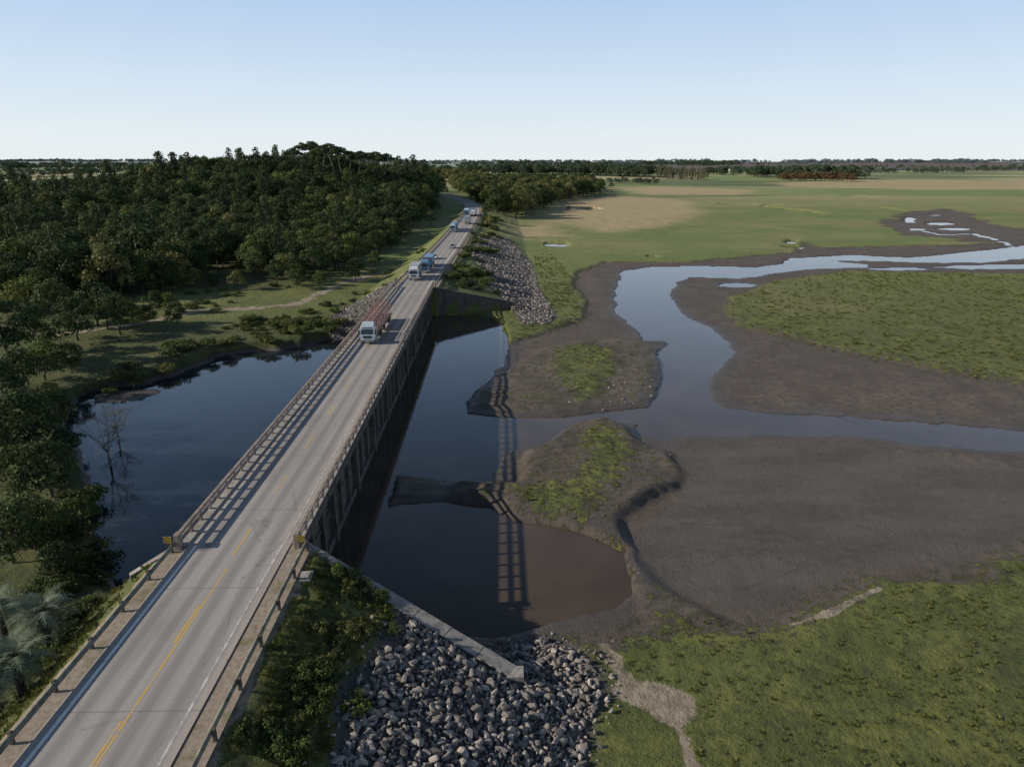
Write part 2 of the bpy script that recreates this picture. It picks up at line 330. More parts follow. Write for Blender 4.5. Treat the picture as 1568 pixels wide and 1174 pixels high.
dc=m.mix(m.ramp(nf,.3,.7),(.24,.195,.14),(.42,.35,.265)); dm=m.ramp(m.math('ADD',m.attr('dirt'),m.math('MULTIPLY',m.math('SUBTRACT',nv,.5),1.4)),.4,.8); c=m.mix(dm,c,dc)
rc=m.mix(m.ramp(m.vor(2.2),.1,.5),(.03,.028,.025),(.12,.11,.10)); c=m.mix(m.attr('rip'),c,rc)
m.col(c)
m.rough(m.mix(m.math('MULTIPLY',wetn,m.math('SUBTRACT',1.0,gm)),(.9,.9,.9),(.38,.38,.38)))
m.b.inputs['Specular IOR Level'].default_value=.4
m.bump(m.math('ADD',m.math('MULTIPLY',nf,m.math('ADD',m.math('MULTIPLY',gm,.9),.45)),m.math('MULTIPLY',nv,.5)),.45,1.0)
MG=m.m
# ------------------------------------------------------------------ ground sheet
def steps(a,b,f):
    r=[a]
    while r[-1]<b: r.append(r[-1]+f(r[-1]))
    return np.array(r)
yl=np.r_[np.arange(-80,18,4.0),steps(18,14000,lambda y:.32 if y<75 else (.32+(y-75)*.008 if y<190 else 1.24*(y/190)**1.35))]
xl=steps(0,15000,lambda x:.38 if x<62 else .38*(x/62)**1.5 if x<400 else x*.016+.0)
xs=np.r_[-steps(0,15000,lambda x:.42 if x<46 else (.42*(x/46)**1.45 if x<350 else x*.025))[::-1][:-1],xl]
XX,YY=np.meshgrid(xs,yl); nx,ny=len(xs),len(yl); print("grid",nx,ny)
hh,att=terr(XX.ravel(),YY.ravel())
idx=np.arange(nx*ny).reshape(ny,nx)
FQ=np.stack([idx[:-1,:-1],idx[:-1,1:],idx[1:,1:],idx[1:,:-1]],-1).reshape(-1,4)
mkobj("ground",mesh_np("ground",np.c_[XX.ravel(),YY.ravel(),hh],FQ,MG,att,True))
# ------------------------------------------------------------------ water
m=M("river_water"); sep=m.n('ShaderNodeSeparateXYZ'); m.set(sep.inputs[0],m.P())
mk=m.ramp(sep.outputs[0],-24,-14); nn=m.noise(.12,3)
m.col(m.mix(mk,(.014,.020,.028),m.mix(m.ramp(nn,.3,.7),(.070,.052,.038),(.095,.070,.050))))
m.rough(.04); m.b.inputs['IOR'].default_value=1.40
m.bump(m.math('ADD',m.noise(1.3,3),m.math('MULTIPLY',m.noise(.25,2),2.0)),.012,.5)
mkobj("river_water",mesh_np("river_water",[(-420,20,0),(700,20,0),(700,1500,0),(-420,1500,0)],[(0,1,2,3)],m.m))
# ------------------------------------------------------------------ road
T=np.gradient(CLS,axis=0); T/=np.hypot(T[:,0],T[:,1])[:,None]; NRM=np.c_[T[:,1],-T[:,0]]   # +offset = right
def ribbon(name,o0,o1,z,mat,y0=-80,y1=760,parent=None,dash=None,nlat=1):
    k=(CLS[:,1]>y0)&(CLS[:,1]<y1); ys=np.r_[max(y0,CLS[0,1]),CLS[k,1],min(y1,CLS[-1,1])]
    C=np.c_[np.interp(ys,CLS[:,1],CLS[:,0]),ys]; N=np.c_[np.interp(ys,CLS[:,1],NRM[:,0]),np.interp(ys,CLS[:,1],NRM[:,1])]
    V=[];Fc=[];U=[]
    if dash:
        L,gp=dash; y=y0
        while y<y1-L:
            for yy in (y,y+L):
                cx=np.interp(yy,CLS[:,1],CLS[:,0]); nx_=np.interp(yy,CLS[:,1],NRM[:,0]); ny_=np.interp(yy,CLS[:,1],NRM[:,1])
                V+= [(cx+nx_*o0,yy+ny_*o0,z),(cx+nx_*o1,yy+ny_*o1,z)]; U+=[o0,o1]
            b=len(V)-4; Fc.append((b,b+1,b+3,b+2)); y+=L+gp
    else:
        ol=np.linspace(o0,o1,nlat+1)
        for i in range(len(C)):
            for o in ol: V.append((C[i,0]+N[i,0]*o,C[i,1]+N[i,1]*o,z)); U.append(o)
        q=nlat+1
        for i in range(len(C)-1):
            for j in range(nlat): b=i*q+j; Fc.append((b,b+1,b+q+1,b+q))
    return mkobj(name,mesh_np(name,V,Fc,mat,{'lat':U}),parent=parent)
m=M("asphalt"); la=m.attr('lat'); al=m.math('ABSOLUTE',la)
n1=m.noise(1,5,.6,vec=m.map(m.P(),(1.2,.05,1))); n2=m.noise(7,6,.7); n3=m.noise(.12,3)
c=m.mix(m.ramp(n1,.3,.7),(.32,.292,.275),(.41,.378,.356)); c=m.mix(m.ramp(n2,.35,.7,0,.5),c,(.24,.22,.208))
tr=m.math('ABSOLUTE',m.math('SUBTRACT',al,1.75)); tr=m.math('ABSOLUTE',m.math('SUBTRACT',tr,.85)); 
c=m.mix(m.ramp(tr,.55,.1,0,.6),c,(.200,.184,.174)); c=m.mix(m.ramp(al,3.55,4.1,0,.6),c,(.42,.35,.295))
c=m.mix(m.ramp(n3,.50,.68,0,.45),c,(.22,.20,.188))
pt=m.vor(1,vec=m.map(m.P(),(.30,.10,1)),feature='DISTANCE_TO_EDGE')
crk=m.math('MULTIPLY',m.ramp(m.math('ADD',pt,m.math('MULTIPLY',m.math('SUBTRACT',m.noise(1.5,4,.7),.5),.08)),.012,.002),m.ramp(m.noise(.1,3,.6),.45,.55)); c=m.mix(m.math('MULTIPLY',crk,.35),c,(.10,.09,.085))
sy=m.n('ShaderNodeSeparateXYZ'); m.set(sy.inputs[0],m.P()); fr=m.math('ABSOLUTE',m.math('SUBTRACT',m.math('FRACT',m.math('DIVIDE',m.math('SUBTRACT',sy.outputs[1],Y0),11.85)),.5)); c=m.mix(m.ramp(fr,.006,.002,0,.5),c,(.12,.11,.10))
m.col(c); m.rough(.85); m.bump(n2,.01,.4); MASP=m.m
m=M("gravel_shoulder"); n=m.noise(3,6,.7); n5=m.noise(.5,4,.7); c=m.mix(m.ramp(n,.3,.7),(.23,.18,.14),(.36,.29,.235)); c=m.mix(m.ramp(n5,.5,.62,0,.6),c,(.13,.135,.045)); m.col(c); m.rough(.95); m.bump(n,.05,.6); MSH=m.m
def paint(name,c,wear):
    m=M(name); n=m.noise(1.5,8,.8); m.col(m.mix(m.ramp(n,wear-.10,wear+.06),c,(.38,.35,.33))); m.rough(.7); return m.m
MW=paint("white_road_paint",(.85,.84,.80),.62); MWF=paint("faded_road_paint",(.66,.63,.60),.50); MY=paint("yellow_road_paint",(.62,.39,.07),.56)
road=ribbon("road",-4.25,4.1,7.0,MASP,nlat=2)
ribbon("shoulder_near",-5.5,5.9,6.94,MSH,parent=road,nlat=2,y1=Y0); ribbon("shoulder_far",-5.8,5.9,6.94,MSH,parent=road,nlat=2,y0=Y1)
ribbon("edge_line_left",-3.70,-3.46,7.006,MW,parent=road,y1=Y0); ribbon("edge_line_right",3.36,3.52,7.006,MWF,parent=road,y1=Y0)
ribbon("edge_line_bridge_left",-3.66,-3.54,7.006,MWF,parent=road,y0=Y0+.1,y1=Y1-.1); ribbon("edge_line_bridge_right",3.46,3.58,7.006,MWF,parent=road,y0=Y0+.1,y1=Y1-.1)
ribbon("edge_line_left_far",-3.6,-3.46,7.006,MW,parent=road,y0=Y1); ribbon("edge_line_right_far",3.36,3.5,7.006,MW,parent=road,y0=Y1)
ribbon("no_passing_line",.14,.27,7.006,MY,parent=road,y0=-80,y1=46); ribbon("centre_dashes",-.10,.05,7.006,MY,parent=road,y0=-78,y1=700,dash=(4.0,6.5))
# ------------------------------------------------------------------ concrete & bridge
def concrete(name,a,b,stain):
    m=M(name); n=m.noise(.8,6,.65); s=m.noise(1,5,.7,vec=m.map(m.P(),(2,2,.35))); f=m.noise(9,4,.7)
    c=m.mix(m.ramp(n,.3,.7),a,b); c=m.mix(m.ramp(s,.42,.68,0,.75),c,stain); c=m.mix(m.ramp(f,.5,.75,0,.35),c,(.05,.048,.042)); m.col(c); m.rough(.9); m.bump(f,.02,.5); return m.m
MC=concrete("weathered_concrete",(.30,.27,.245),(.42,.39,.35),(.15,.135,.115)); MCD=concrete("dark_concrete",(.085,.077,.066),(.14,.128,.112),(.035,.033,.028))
MRL=concrete("railing_concrete",(.26,.20,.165),(.38,.31,.27),(.13,.10,.08))
bridge=bpy.data.objects.new("road_bridge",None); link(bridge)
xc=-21.4; xL,xR=-26.35,-16.45
b=MB(); L=Y1-Y0; ym=(Y0+Y1)/2
b.box((xc,ym,6.80),(xR-xL,L,.30),0)
for sx,e in((-1,xL),(1,xR)):
    b.box((e-sx*.36,ym,7.04),(.68,L,.20),0)          # kerb walkway
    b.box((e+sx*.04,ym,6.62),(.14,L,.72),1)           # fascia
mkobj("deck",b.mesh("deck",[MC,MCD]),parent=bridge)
b=MB(); nb_=31
for sx in(-1,1):                                       # bulkhead walls with shallow buttresses
    b.box((xc+sx*3.9,ym,2.8),(.5,L-1,7.7),0)
    b.box((xc+sx*4.3,ym,6.2),(.3,L-1,.6),0)
    b.box((xc+sx*4.35,ym,.30),(.4,L-1,.8),0)
    b.box((xc+sx*4.22,ym,3.5),(.14,L-1,.30),0)
    for i in range(nb_+1):
        y=Y0+1+(L-2)*i/nb_
        b.prism([(y-.22,-1),(y+.22,-1),(y+.22,6.62),(y-.22,6.62)],xc+sx*4.16,xc+sx*4.56,0)
        if i%3==0: b.prism([(y-.42,-1),(y+.42,-1),(y+.42,5.7),(y-.42,5.7)],xc+sx*4.17,xc+sx*4.82,0)
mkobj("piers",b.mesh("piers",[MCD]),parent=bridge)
b=MB()
for sx,e in((-1,xL),(1,xR)):
    x=e-sx*.13; n=int(L/1.97)
    for i in range(n+1):
        y=Y0+.1+(L-.2)*i/n; b.box((x,y,7.65),(.22,.30,.92),0)
    b.box((x,ym,8.16),(.26,L,.18),0); b.box((x,ym,7.66),(.14,L-.1,.20),0)
    for yy in (Y0-.3,Y1+.3): b.box((x,yy,7.6),(.4,.7,1.4),0)
mkobj("railing",b.mesh("railing",[MRL]),parent=bridge)
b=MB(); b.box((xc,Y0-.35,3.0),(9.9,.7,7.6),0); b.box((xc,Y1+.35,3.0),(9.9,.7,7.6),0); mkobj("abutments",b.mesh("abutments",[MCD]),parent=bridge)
def wingwall(name,p0,p1,z0,z1,t=.55,zb=-1,mat=None):
    b=MB(); d=Vector((p1[0]-p0[0],p1[1]-p0[1],0)); n=Vector((-d.y,d.x,0)).normalized()*t/2
    A=Vector((p0[0],p0[1],0)); B=Vector((p1[0],p1[1],0)); K=7
    for i in range(K):
        a=A+d*(i/K); e=A+d*((i+1)/K-.004); za=z0+(z1-z0)*i/K; zc=z0+(z1-z0)*((i+1)/K-.004)
        vs=[]
        for p,z in((a,za),(e,zc)):
            for s_ in(-1,1): vs+= [(p.x+s_*n.x,p.y+s_*n.y,zb),(p.x+s_*n.x,p.y+s_*n.y,z)]
        b.add(vs,[(0,1,3,2),(4,6,7,5),(0,4,5,1),(2,3,7,6),(1,5,7,3)],0)
        n2=n*1.25; vs=[]
        for p,z in((a,za),(e,zc)):
            for s_ in(-1,1): vs+= [(p.x+s_*n2.x,p.y+s_*n2.y,z+.003),(p.x+s_*n2.x,p.y+s_*n2.y,z+.16)]
        b.add(vs,[(0,1,3,2),(4,6,7,5),(0,4,5,1),(2,3,7,6),(1,5,7,3),(0,2,6,4)],0)
    if t>.6: b.box((B.x,B.y,(z1+zb)/2+.1),(1.3,1.15,z1-zb+.2),0)
    mkobj(name,b.mesh(name,[mat or MC]),parent=bridge)
wingwall("wing_wall_near_right",(-16.2,Y0-.2),(.9,40),6.9,2.05,.95); wingwall("wing_wall_far_right",(-16.2,Y1+.2),(3,172),6.9,2.6,.7,-1,MCD)  # far right wall in darker concrete: bridge shade put into its colour
wingwall("wing_wall_near_left",(-26.6,Y0-.2),(-29.5,47.3),6.9,5.6,.4); wingwall("wing_wall_far_left",(-26.6,Y1+.2),(-29,171.5),6.9,6.0,.4)
# ------------------------------------------------------------------ guard rails
MST=simple("galvanised_steel",(.13,.13,.10),.6,.35,1.5,.0,(.26,.255,.20)); MPO=simple("rail_post_wood",(.09,.075,.06),.85)
def guardrail(off,y0,y1,face,step=3.8):
    b=MB(); k=(CLS[:,1]>y0)&(CLS[:,1]<y1); ys=np.r_[y0,CLS[k,1],y1]
    pr=[(-.02,.44),(.09,.50),(.09,.57),(.0,.63),(.09,.69),(.09,.76),(-.02,.82),(-.08,.80),(-.08,.46)]
    rings=[]
    for y in ys:
        cx=np.interp(y,CLS[:,1],CLS[:,0]); nx_=np.interp(y,CLS[:,1],NRM[:,0]); ny_=np.interp(y,CLS[:,1],NRM[:,1])
        rings.append([(cx+nx_*(off+face*p[0]),y+ny_*(off+face*p[0]),6.93+p[1]) for p in pr])
    v=[p for r in rings for p in r]; n=len(pr)
    b.add(v,[(i*n+j,i*n+(j+1)%n,(i+1)*n+(j+1)%n,(i+1)*n+j) for i in range(len(rings)-1) for j in range(n)],0)
    y=y0+.2
    while y<y1:
        cx=np.interp(y,CLS[:,1],CLS[:,0])+off-face*.18; b.box((cx,y,7.22),(.18,.20,1.14),1); y+=step
    mkobj("guardrail",b.mesh("guardrail",[MST,MPO]))
guardrail(-4.95,-20,Y0-.6,1); guardrail(5.6,-20,Y0-.6,-1); guardrail(-5.0,Y1+.6,470,1,4); guardrail(5.2,Y1+.6,470,-1,4)
# hazard marker signs
MSY=simple("sign_yellow",(.5,.34,.05),.5,.1); MSK=simple("sign_black",(.02,.02,.02),.5,.1)
def marker(x,y,z):
    b=MB(); b.box((0,.05,.55),(.08,.06,1.3),2); b.box((0,0,1.15),(.62,.03,.62),0)
    for k in(-1,0,1):
        b.quad([(-.3,-.019,1.0+k*.22),(0,-.019,1.15+k*.22),(0,-.019,1.24+k*.22),(-.3,-.019,1.09+k*.22)],1); b.quad([(.3,-.019,1.0+k*.22),(0,-.019,1.15+k*.22),(0,-.019,1.24+k*.22),(.3,-.019,1.09+k*.22)],1)
    mkobj("hazard_marker_sign",b.mesh("hazard_marker_sign",[MSY,MSK,MPO]),(x,y,z))
marker(-26.75,48.6,6.9); marker(-16.1,48.6,6.9)
b=MB(); b.box((0,0,.06),(1.0,1.3,.14),0); b.box((0,0,.16),(.7,1.0,.06),0); mkobj("concrete_cover_slab",b.mesh("concrete_cover_slab",[MC]),(-15.0,45.3,float(H(-15.0,45.3))),.1)
# ------------------------------------------------------------------ vehicles
MGL=simple("vehicle_glass",(.02,.025,.03),.12,.1); MTY=simple("tyre_rubber",(.02,.02,.02),.9); MCH=simple("chassis_dark",(.03,.03,.032),.7); MLI=simple("lamp_glass",(.7,.7,.65),.2,.05); MRD=simple("tail_lamp",(.4,.02,.02),.3,.05)
MRF=simple("red_oxide_frame",(.30,.12,.10),.7,.3,1.0,0,(.42,.22,.19)); MHB=simple("wheel_hub",(.4,.4,.4),.4,.1,2,.8)
def wheel(b,x,y,r=.5,w=.3):
    b.cyl((x,y,r),r,w,'x',2,18); b.cyl((x+math.copysign(w/2+.01,x),y,r),r*.55,.03,'x',6,12)
def truck(name,x,y,z,paint,kind,face=-1,rz=0,cab2=None):
    # built facing -Y with nose at y=0
    b=MB()
    b.prism([(0,.55),(0,1.35),(.05,1.75),(.30,2.75),(.5,2.95),(1.9,2.98),(1.95,.75),(.9,.72),(.6,.55)],-1.22,1.22,0)
    b.quad([(-1.08,.035,1.72),(1.08,.035,1.72),(1.0,.255,2.62),(-1.0,.255,2.62)],1)
    for sx in(-1,1):
        b.quad([(sx*1.225,.25,1.75),(sx*1.225,1.25,1.75),(sx*1.225,1.25,2.55),(sx*1.225,.42,2.55)],1)
        b.box((sx*.9,-.03,.85),(.38,.06,.22),4); b.box((sx*1.42,.12,2.1),(.20,.10,.62),3); b.box((sx*1.3,.14,2.35),(.24,.05,.05),3)
        b.box((sx*1.1,1.1,.72),(.2,1.1,.12),3)
    b.box((0,-.04,1.3),(1.5,.05,.42),3); b.box((0,-.06,.60),(2.46,.22,.36),5); b.box((0,-.18,.58),(.5,.02,.12),4)
    b.prism([(.5,2.98),(.9,3.5),(1.85,3.6),(1.9,2.98)],-1.0,1.0,0); b.box((0,.42,2.86),(1.9,.35,.05),3)
    b.box((0,5.2,.82),(.9,6.9,.28),3)
    for yy in(1.3,6.2,7.5):
        for sx in(-1,1): wheel(b,sx*1.05,yy)
    b.cyl((1.0,3.3,.75),.33,1.1,'y',5,14); b.cyl((-1.0,3.3,.75),.33,1.1,'y',5,14)
    if kind=='frames':
        b.box((0,5.4,1.15),(2.5,6.6,.18),3)
        b.box((0,14.5,1.15),(2.5,10,.2),3); b.box((0,9.3,.85),(.2,1.6,.15),3)
        for yy in(11,16.6,18):
            for sx in(-1,1): wheel(b,sx*1.05,yy)
        for (ya,yb) in((2.6,8.6),(9.8,19.4)):
            n=max(3,int((yb-ya)/1.5)); r=.045
            for i in range(n+1):
                yy=ya+(yb-ya)*i/n; hgt=4.1+.3*math.sin(i*2.1)
                for sx in(-1.15,1.15): b.tube((sx,yy,1.25),(sx*.93,yy+.12,hgt),r,r,7,5)
                for zz in(2.6,hgt-.1): b.tube((-1.15,yy,zz),(1.15,yy,zz),r*.9,r*.9,7,4)
                if i<n:
                    for sx in(-1.1,1.1):
                        for zz in(1.5,2.5,3.4,4.0): b.tube((sx,yy,zz),(sx,yy+(yb-ya)/n,zz),r*.9,r*.9,7,4)
                        b.tube((sx,yy,1.5),(sx,yy+(yb-ya)/n,3.4 if i%2 else 2.5),r*.7,r*.7,7,4)
    elif kind=='box':
        b.prism([(2.3,1.1),(2.3,3.7),(2.45,3.8),(9.0,3.8),(9.0,1.1)],-1.27,1.27,8)
        for k in range(8):
            for sx in(-1,1): b.box((sx*1.285,2.6+k*.85,2.4),(.03,.07,2.5),5)
        for sx in(-1,1): b.box((sx*1.0,9.02,1.0),(.3,.05,.15),9)
    elif kind=='tipper':
        b.prism([(2.3,1.1),(2.2,3.1),(9.2,3.1),(9.0,1.1)],-1.25,1.25,8)
        for k in range(7):
            for sx in(-1,1): b.box((sx*1.28,2.7+k*1.0,2.1),(.08,.1,1.95),8)
        b.box((0,5.7,3.14),(2.3,6.6,.1),3)
        b.box((0,14.0,1.15),(2.5,8,.2),3); b.prism([(10,1.26),(10,3.1),(18,3.1),(18,1.26)],-1.25,1.25,8)
        for yy in(11,16,17.3):
            for sx in(-1,1): wheel(b,sx*1.05,yy)
    mats=[paint,MGL,MTY,MCH,MLI,MST,MHB,MRF,cab2 or paint,MRD]
    mkobj(name,b.mesh(name,mats),(x,y,z),rz+(0 if face==-1 else math.pi))
def carv(x,y,z,paint,face=-1,rz=0):
    b=MB()
    b.prism([(0,.35),(0,.62),(.12,.78),(1.0,.93),(1.3,.97),(3.7,1.0),(4.25,.95),(4.35,.6),(4.3,.32),(2.2,.28)],-.86,.86,0)
    v=[];
    for (yy,zz,xx) in((1.05,.94,.80),(1.85,1.44,.62),(3.1,1.46,.62),(3.95,.98,.78)): v+=[(-xx,yy,zz),(xx,yy,zz)]
    b.add(v,[(0,1,3,2),(4,5,7,6),(0,2,4,6),(1,7,5,3)],1); b.add([v[2],v[3],v[5],v[4]],[(0,1,2,3)],0)
    for i,(ya,yb) in enumerate(((1.85,3.1),)): b.box((0,2.47,1.46),(1.22,1.25,.03),0)
    for sx in(-1,1):
        for (ya,za,xa,yb,zb,xb) in((1.05,.95,.81,1.85,1.45,.63),(3.1,1.46,.63,3.95,.99,.79),(2.5,.98,.82,2.5,1.45,.64)): b.tube((sx*xa,ya,za),(sx*xb,yb,zb),.04,.04,0,5)
        b.box((sx*.62,.0,.66),(.34,.06,.14),4); b.box((sx*.66,4.33,.75),(.28,.05,.16),9); b.box((sx*.95,1.4,1.0),(.16,.1,.12),0)
        for yy in(.85,3.4): wheel(b,sx*.76,yy,.32,.22)
    b.box((0,-.02,.45),(1.2,.06,.16),3)
    mkobj("car",b.mesh("car",[paint,MGL,MTY,MCH,MLI,MST,MHB,MRF,paint,MRD]),(x,y,z),rz+(0 if face==-1 else math.pi))
PWH=simple("truck_white",(.64,.66,.67),.35,.06); PBL=simple("truck_blue",(.13,.27,.42),.4,.1); PGR=simple("cargo_grey",(.35,.37,.38),.5,.1); PTQ=simple("truck_pale_blue",(.46,.55,.60),.35,.1)
truck("frame_carrier_truck",-22.6,113.5,7.02,PTQ,'frames')
truck("cargo_truck",-22.4,178,7.02,PWH,'box',cab2=PGR)
truck("tipper_truck",-20.9,190.5,7.02,PBL,'tipper',cab2=PBL)
carv(-20.7,218,7.02,PWH); carv(-16.7,250,7.02,PGR,1)
truck("tipper_truck",-20.3,303,7.02,PTQ,'tipper',cab2=PBL)
truck("cargo_truck",-15.6,350,7.02,PWH,'box',1,cab2=PGR); truck("cargo_truck",-18.4,392,7.02,PBL,'box',cab2=PWH)
truck("tipper_truck",-14.6,408,7.02,PWH,'tipper',1,cab2=PWH); carv(-18,436,7.02,PWH)
# ------------------------------------------------------------------ vegetation
def leafmat(name,dark,light,tip):
    m=M(name); r=m.rnd(); v=m.attr('var'); n=m.noise(.35,3)
    c=m.mix(v,dark,light); c=m.mix(m.ramp(r,.45,1.0,0,.8),c,tip); c=m.mix(m.ramp(n,.3,.75,0,.35),c,dark)
    m.col(c); m.rough(.75); m.b.inputs['Specular IOR Level'].default_value=.2
    tl=m.n('ShaderNodeBsdfTranslucent'); m.set(tl.inputs[0],c); mx=m.n('ShaderNodeMixShader'); mx.inputs[0].default_value=.25
    m.t.links.new(m.b.outputs[0],mx.inputs[1]); m.t.links.new(tl.outputs[0],mx.inputs[2]); m.t.links.new(mx.outputs[0],m.t.nodes['Material Output'].inputs[0])
    return m.m
LDK=leafmat("foliage_dark",(.026,.046,.018),(.074,.108,.038),(.110,.138,.045))
LOL=leafmat("foliage_olive",(.080,.095,.030),(.19,.20,.065),(.25,.23,.085))
LGR=leafmat("foliage_fresh",(.050,.074,.020),(.130,.170,.046),(.175,.195,.055))
LFA=leafmat("foliage_distant_hazed",(.150,.205,.220),(.20,.26,.265),(.24,.28,.25))  # bluish aerial haze painted into the leaf colour of the farthest trees
LFB=leafmat("foliage_middle_distance",(.050,.078,.048),(.092,.125,.068),(.12,.14,.072))  # fainter haze tint, also put into the leaf colour
LRD=leafmat("foliage_russet",(.11,.07,.042),(.18,.11,.06),(.16,.13,.05))
LPA=leafmat("palm_leaf",(.085,.115,.085),(.24,.29,.22),(.22,.27,.18))
LGS=leafmat("grass_blades",(.080,.098,.022),(.17,.185,.048),(.23,.205,.08))
LPO=leafmat("poplar_foliage",(.18,.17,.11),(.28,.26,.17),(.22,.22,.13))
BRK=simple("bark",(.055,.043,.034),.9,.35); BRG=simple("pale_bark",(.20,.175,.15),.9,.3)
def leaves(rng,C,Rr,leaf,dens,flat=1.0):
    P=[];N=[];W=[]
    for c,r in zip(C,Rr):
        k=max(8,int(dens*4*math.pi*r*r*.8/(leaf*leaf)))
        d=rng.normal(size=(k,3)); d/=np.linalg.norm(d,axis=1)[:,None]; d[:,2]=np.where(d[:,2]<-.55,-d[:,2]*.5,d[:,2])
        rr=r*(rng.uniform(.45,1.0,k)**.33)*rng.uniform(.9,1.12,k)*(1+.22*np.sin(d[:,0]*5+c[0])*np.sin(d[:,1]*6+c[1]))
        P.append(c+d*rr[:,None]*np.array([1,1,flat])); nn=d+rng.normal(size=(k,3))*.4; N.append(nn/np.linalg.norm(nn,axis=1)[:,None])
        W.append(np.clip(rng.normal(.5,.25)+rng.normal(0,.15,k),0,1))
    return np.concatenate(P),np.concatenate(N),np.concatenate(W)
def leafquads(rng,P,N,W,leaf):
    k=len(P); t=np.cross(N,rng.normal(size=(k,3))); t/=np.linalg.norm(t,axis=1)[:,None]; b2=np.cross(N,t)
    s=leaf*rng.uniform(.55,1.3,k)[:,None]*.5; a=rng.uniform(.7,1.0,k)[:,None]
    V=np.stack([P-t*s-b2*s*a*.3,P-b2*s*a+t*s*.3,P+t*s+b2*s*a*.3,P+b2*s*a-t*s*.3],1)
    return V.reshape(-1,3),np.arange(4*k).reshape(k,4),np.repeat(W,4)
def merge(name,mb,LV,LF,LW,lm,bm_):
    nv=len(mb.v); faces=list(mb.f)+(LF+nv).tolist()
    me=bpy.data.meshes.new(name); me.from_pydata(list(mb.v)+LV.tolist(),[],faces)
    me.materials.append(lm); me.materials.append(bm_)
    me.polygons.foreach_set('material_index',[1]*len(mb.f)+[0]*len(LF))
    a=me.attributes.new('var','FLOAT','POINT'); a.data.foreach_set('value',np.r_[np.full(nv,.5),LW].astype(np.float32)); me.update(); return me
def tree_mesh(name,seed,Ht,R,nb,leaf,lm,bark=BRK,kind='round',dens=1.15):
    rng=np.random.default_rng(seed); mb=MB(); C=[];Rr=[]
    for i in range(nb):
        a=i*2.4+rng.uniform(-.5,.5); q=math.sqrt((i+.5)/nb)
        if kind=='round':
            z=Ht*(.80-.48*q*q*rng.uniform(.55,1.1))+rng.normal()*.35; rad=R*q*.80; r=R*rng.uniform(.26,.40)
            if i%4==3: z=Ht*rng.uniform(.28,.42); rad=R*rng.uniform(.3,.7)
        elif kind=='umbrella':
            z=Ht*(.80+.12*(1-q))+rng.uniform(-1,1)*.6; rad=R*q*.9; r=R*rng.uniform(.2,.32)
        elif kind=='tall':
            f=(i+.5)/nb; z=Ht*(.20+.74*f); rad=R*.55*math.sin(math.pi*min(1,.25+f*.72))*rng.uniform(.3,1); r=R*rng.uniform(.36,.5)*(1.15-.6*f)
        elif kind=='bush':
            z=Ht*(.25+.4*rng.uniform()*(1-q*.6)); rad=R*q*.75; r=R*rng.uniform(.25,.42)
        elif kind=='bare':
            z=Ht*(.45+.5*rng.uniform()); rad=R*q; r=R*.16
        C.append((rad*math.cos(a),rad*math.sin(a),z)); Rr.append(r)
    C=np.array(C);Rr=np.array(Rr)
    # trunk + limbs
    tr=Ht*.018+.03; top={'round':.5,'umbrella':.78,'tall':.85,'bush':.15,'bare':.45}[kind]*Ht
    pts=[(0,0,-.6)]+[(rng.normal(0,Ht*.012*k),rng.normal(0,Ht*.012*k),top*k/4) for k in range(1,5)]
    if kind!='bush':
        for k in range(4): mb.tube(pts[k],pts[k+1],tr*(1.1-.2*k),tr*(.9-.2*k),1,7)
    for c in C:
        k=rng.integers(2,5) if kind!='umbrella' else 4; p=Vector(pts[k]) if kind!='bush' else Vector((0,0,0)); q=Vector(c); mid=p.lerp(q,.5)+Vector((0,0,-(q-p).length*.08)); r0=tr*.38
        mb.tube(p,mid,r0,r0*.65,1,5); mb.tube(mid,q,r0*.65,r0*.25,1,5)
        if kind=='bare':
            for t in range(9):
                d=Vector(rng.normal(size=3)); d.z=abs(d.z)*.6; d.normalize(); e=q+d*R*rng.uniform(.2,.4); mb.tube(mid.lerp(q,rng.uniform(.2,1)),e,r0*.25,r0*.08,1,4)
                for s_ in range(3): mb.tube(q.lerp(e,.6),e+Vector(rng.normal(size=3))*R*.12,r0*.1,r0*.04,1,3)
    Pp,N,W=leaves(rng,C,Rr,leaf,dens*(.14 if kind=='bare' else 1),.85 if kind!='umbrella' else .45)
    LV,LF,LW=leafquads(rng,Pp,N,W,leaf)
    return merge(name,mb,LV,LF,LW,lm,BRG if kind=='bare' else bark)
TR=[tree_mesh("tree_a",1,12,5.2,18,.50,LDK),tree_mesh("tree_b",2,13.5,4.8,17,.50,LDK),tree_mesh("tree_c",3,10.5,5.0,15,.48,LGR),tree_mesh("tree_d",4,12,5.0,17,.55,LOL),
    tree_mesh("tree_tall",5,16,4.2,15,.55,LDK,kind='tall'),tree_mesh("tree_e",16,11,4.9,18,.5,LDK)]
TU=tree_mesh("tree_umbrella",6,30,8,20,.8,LDK,BRG,'umbrella')
TBARE=tree_mesh("bare_tree",8,8,3.6,12,.2,LOL,kind='bare')
BU=[tree_mesh("bush_a",11,2.2,1.7,10,.22,LGR,kind='bush'),tree_mesh("bush_b",12,1.8,1.6,9,.2,LDK,kind='bush'),tree_mesh("bush_c",13,1.6,1.5,9,.18,LOL,kind='bush')]
TFAR=tree_mesh("tree_far",20,12,6.5,9,1.3,LFA,dens=1.2); TFARD=tree_mesh("tree_far_dark",21,14,6.5,9,1.2,LFB,dens=1.2); TRUS=tree_mesh("tree_russet",22,10,5,9,.9,LRD); TPAL=tree_mesh("poplar_pale",23,18,2.6,9,.7,LPO,kind='tall')
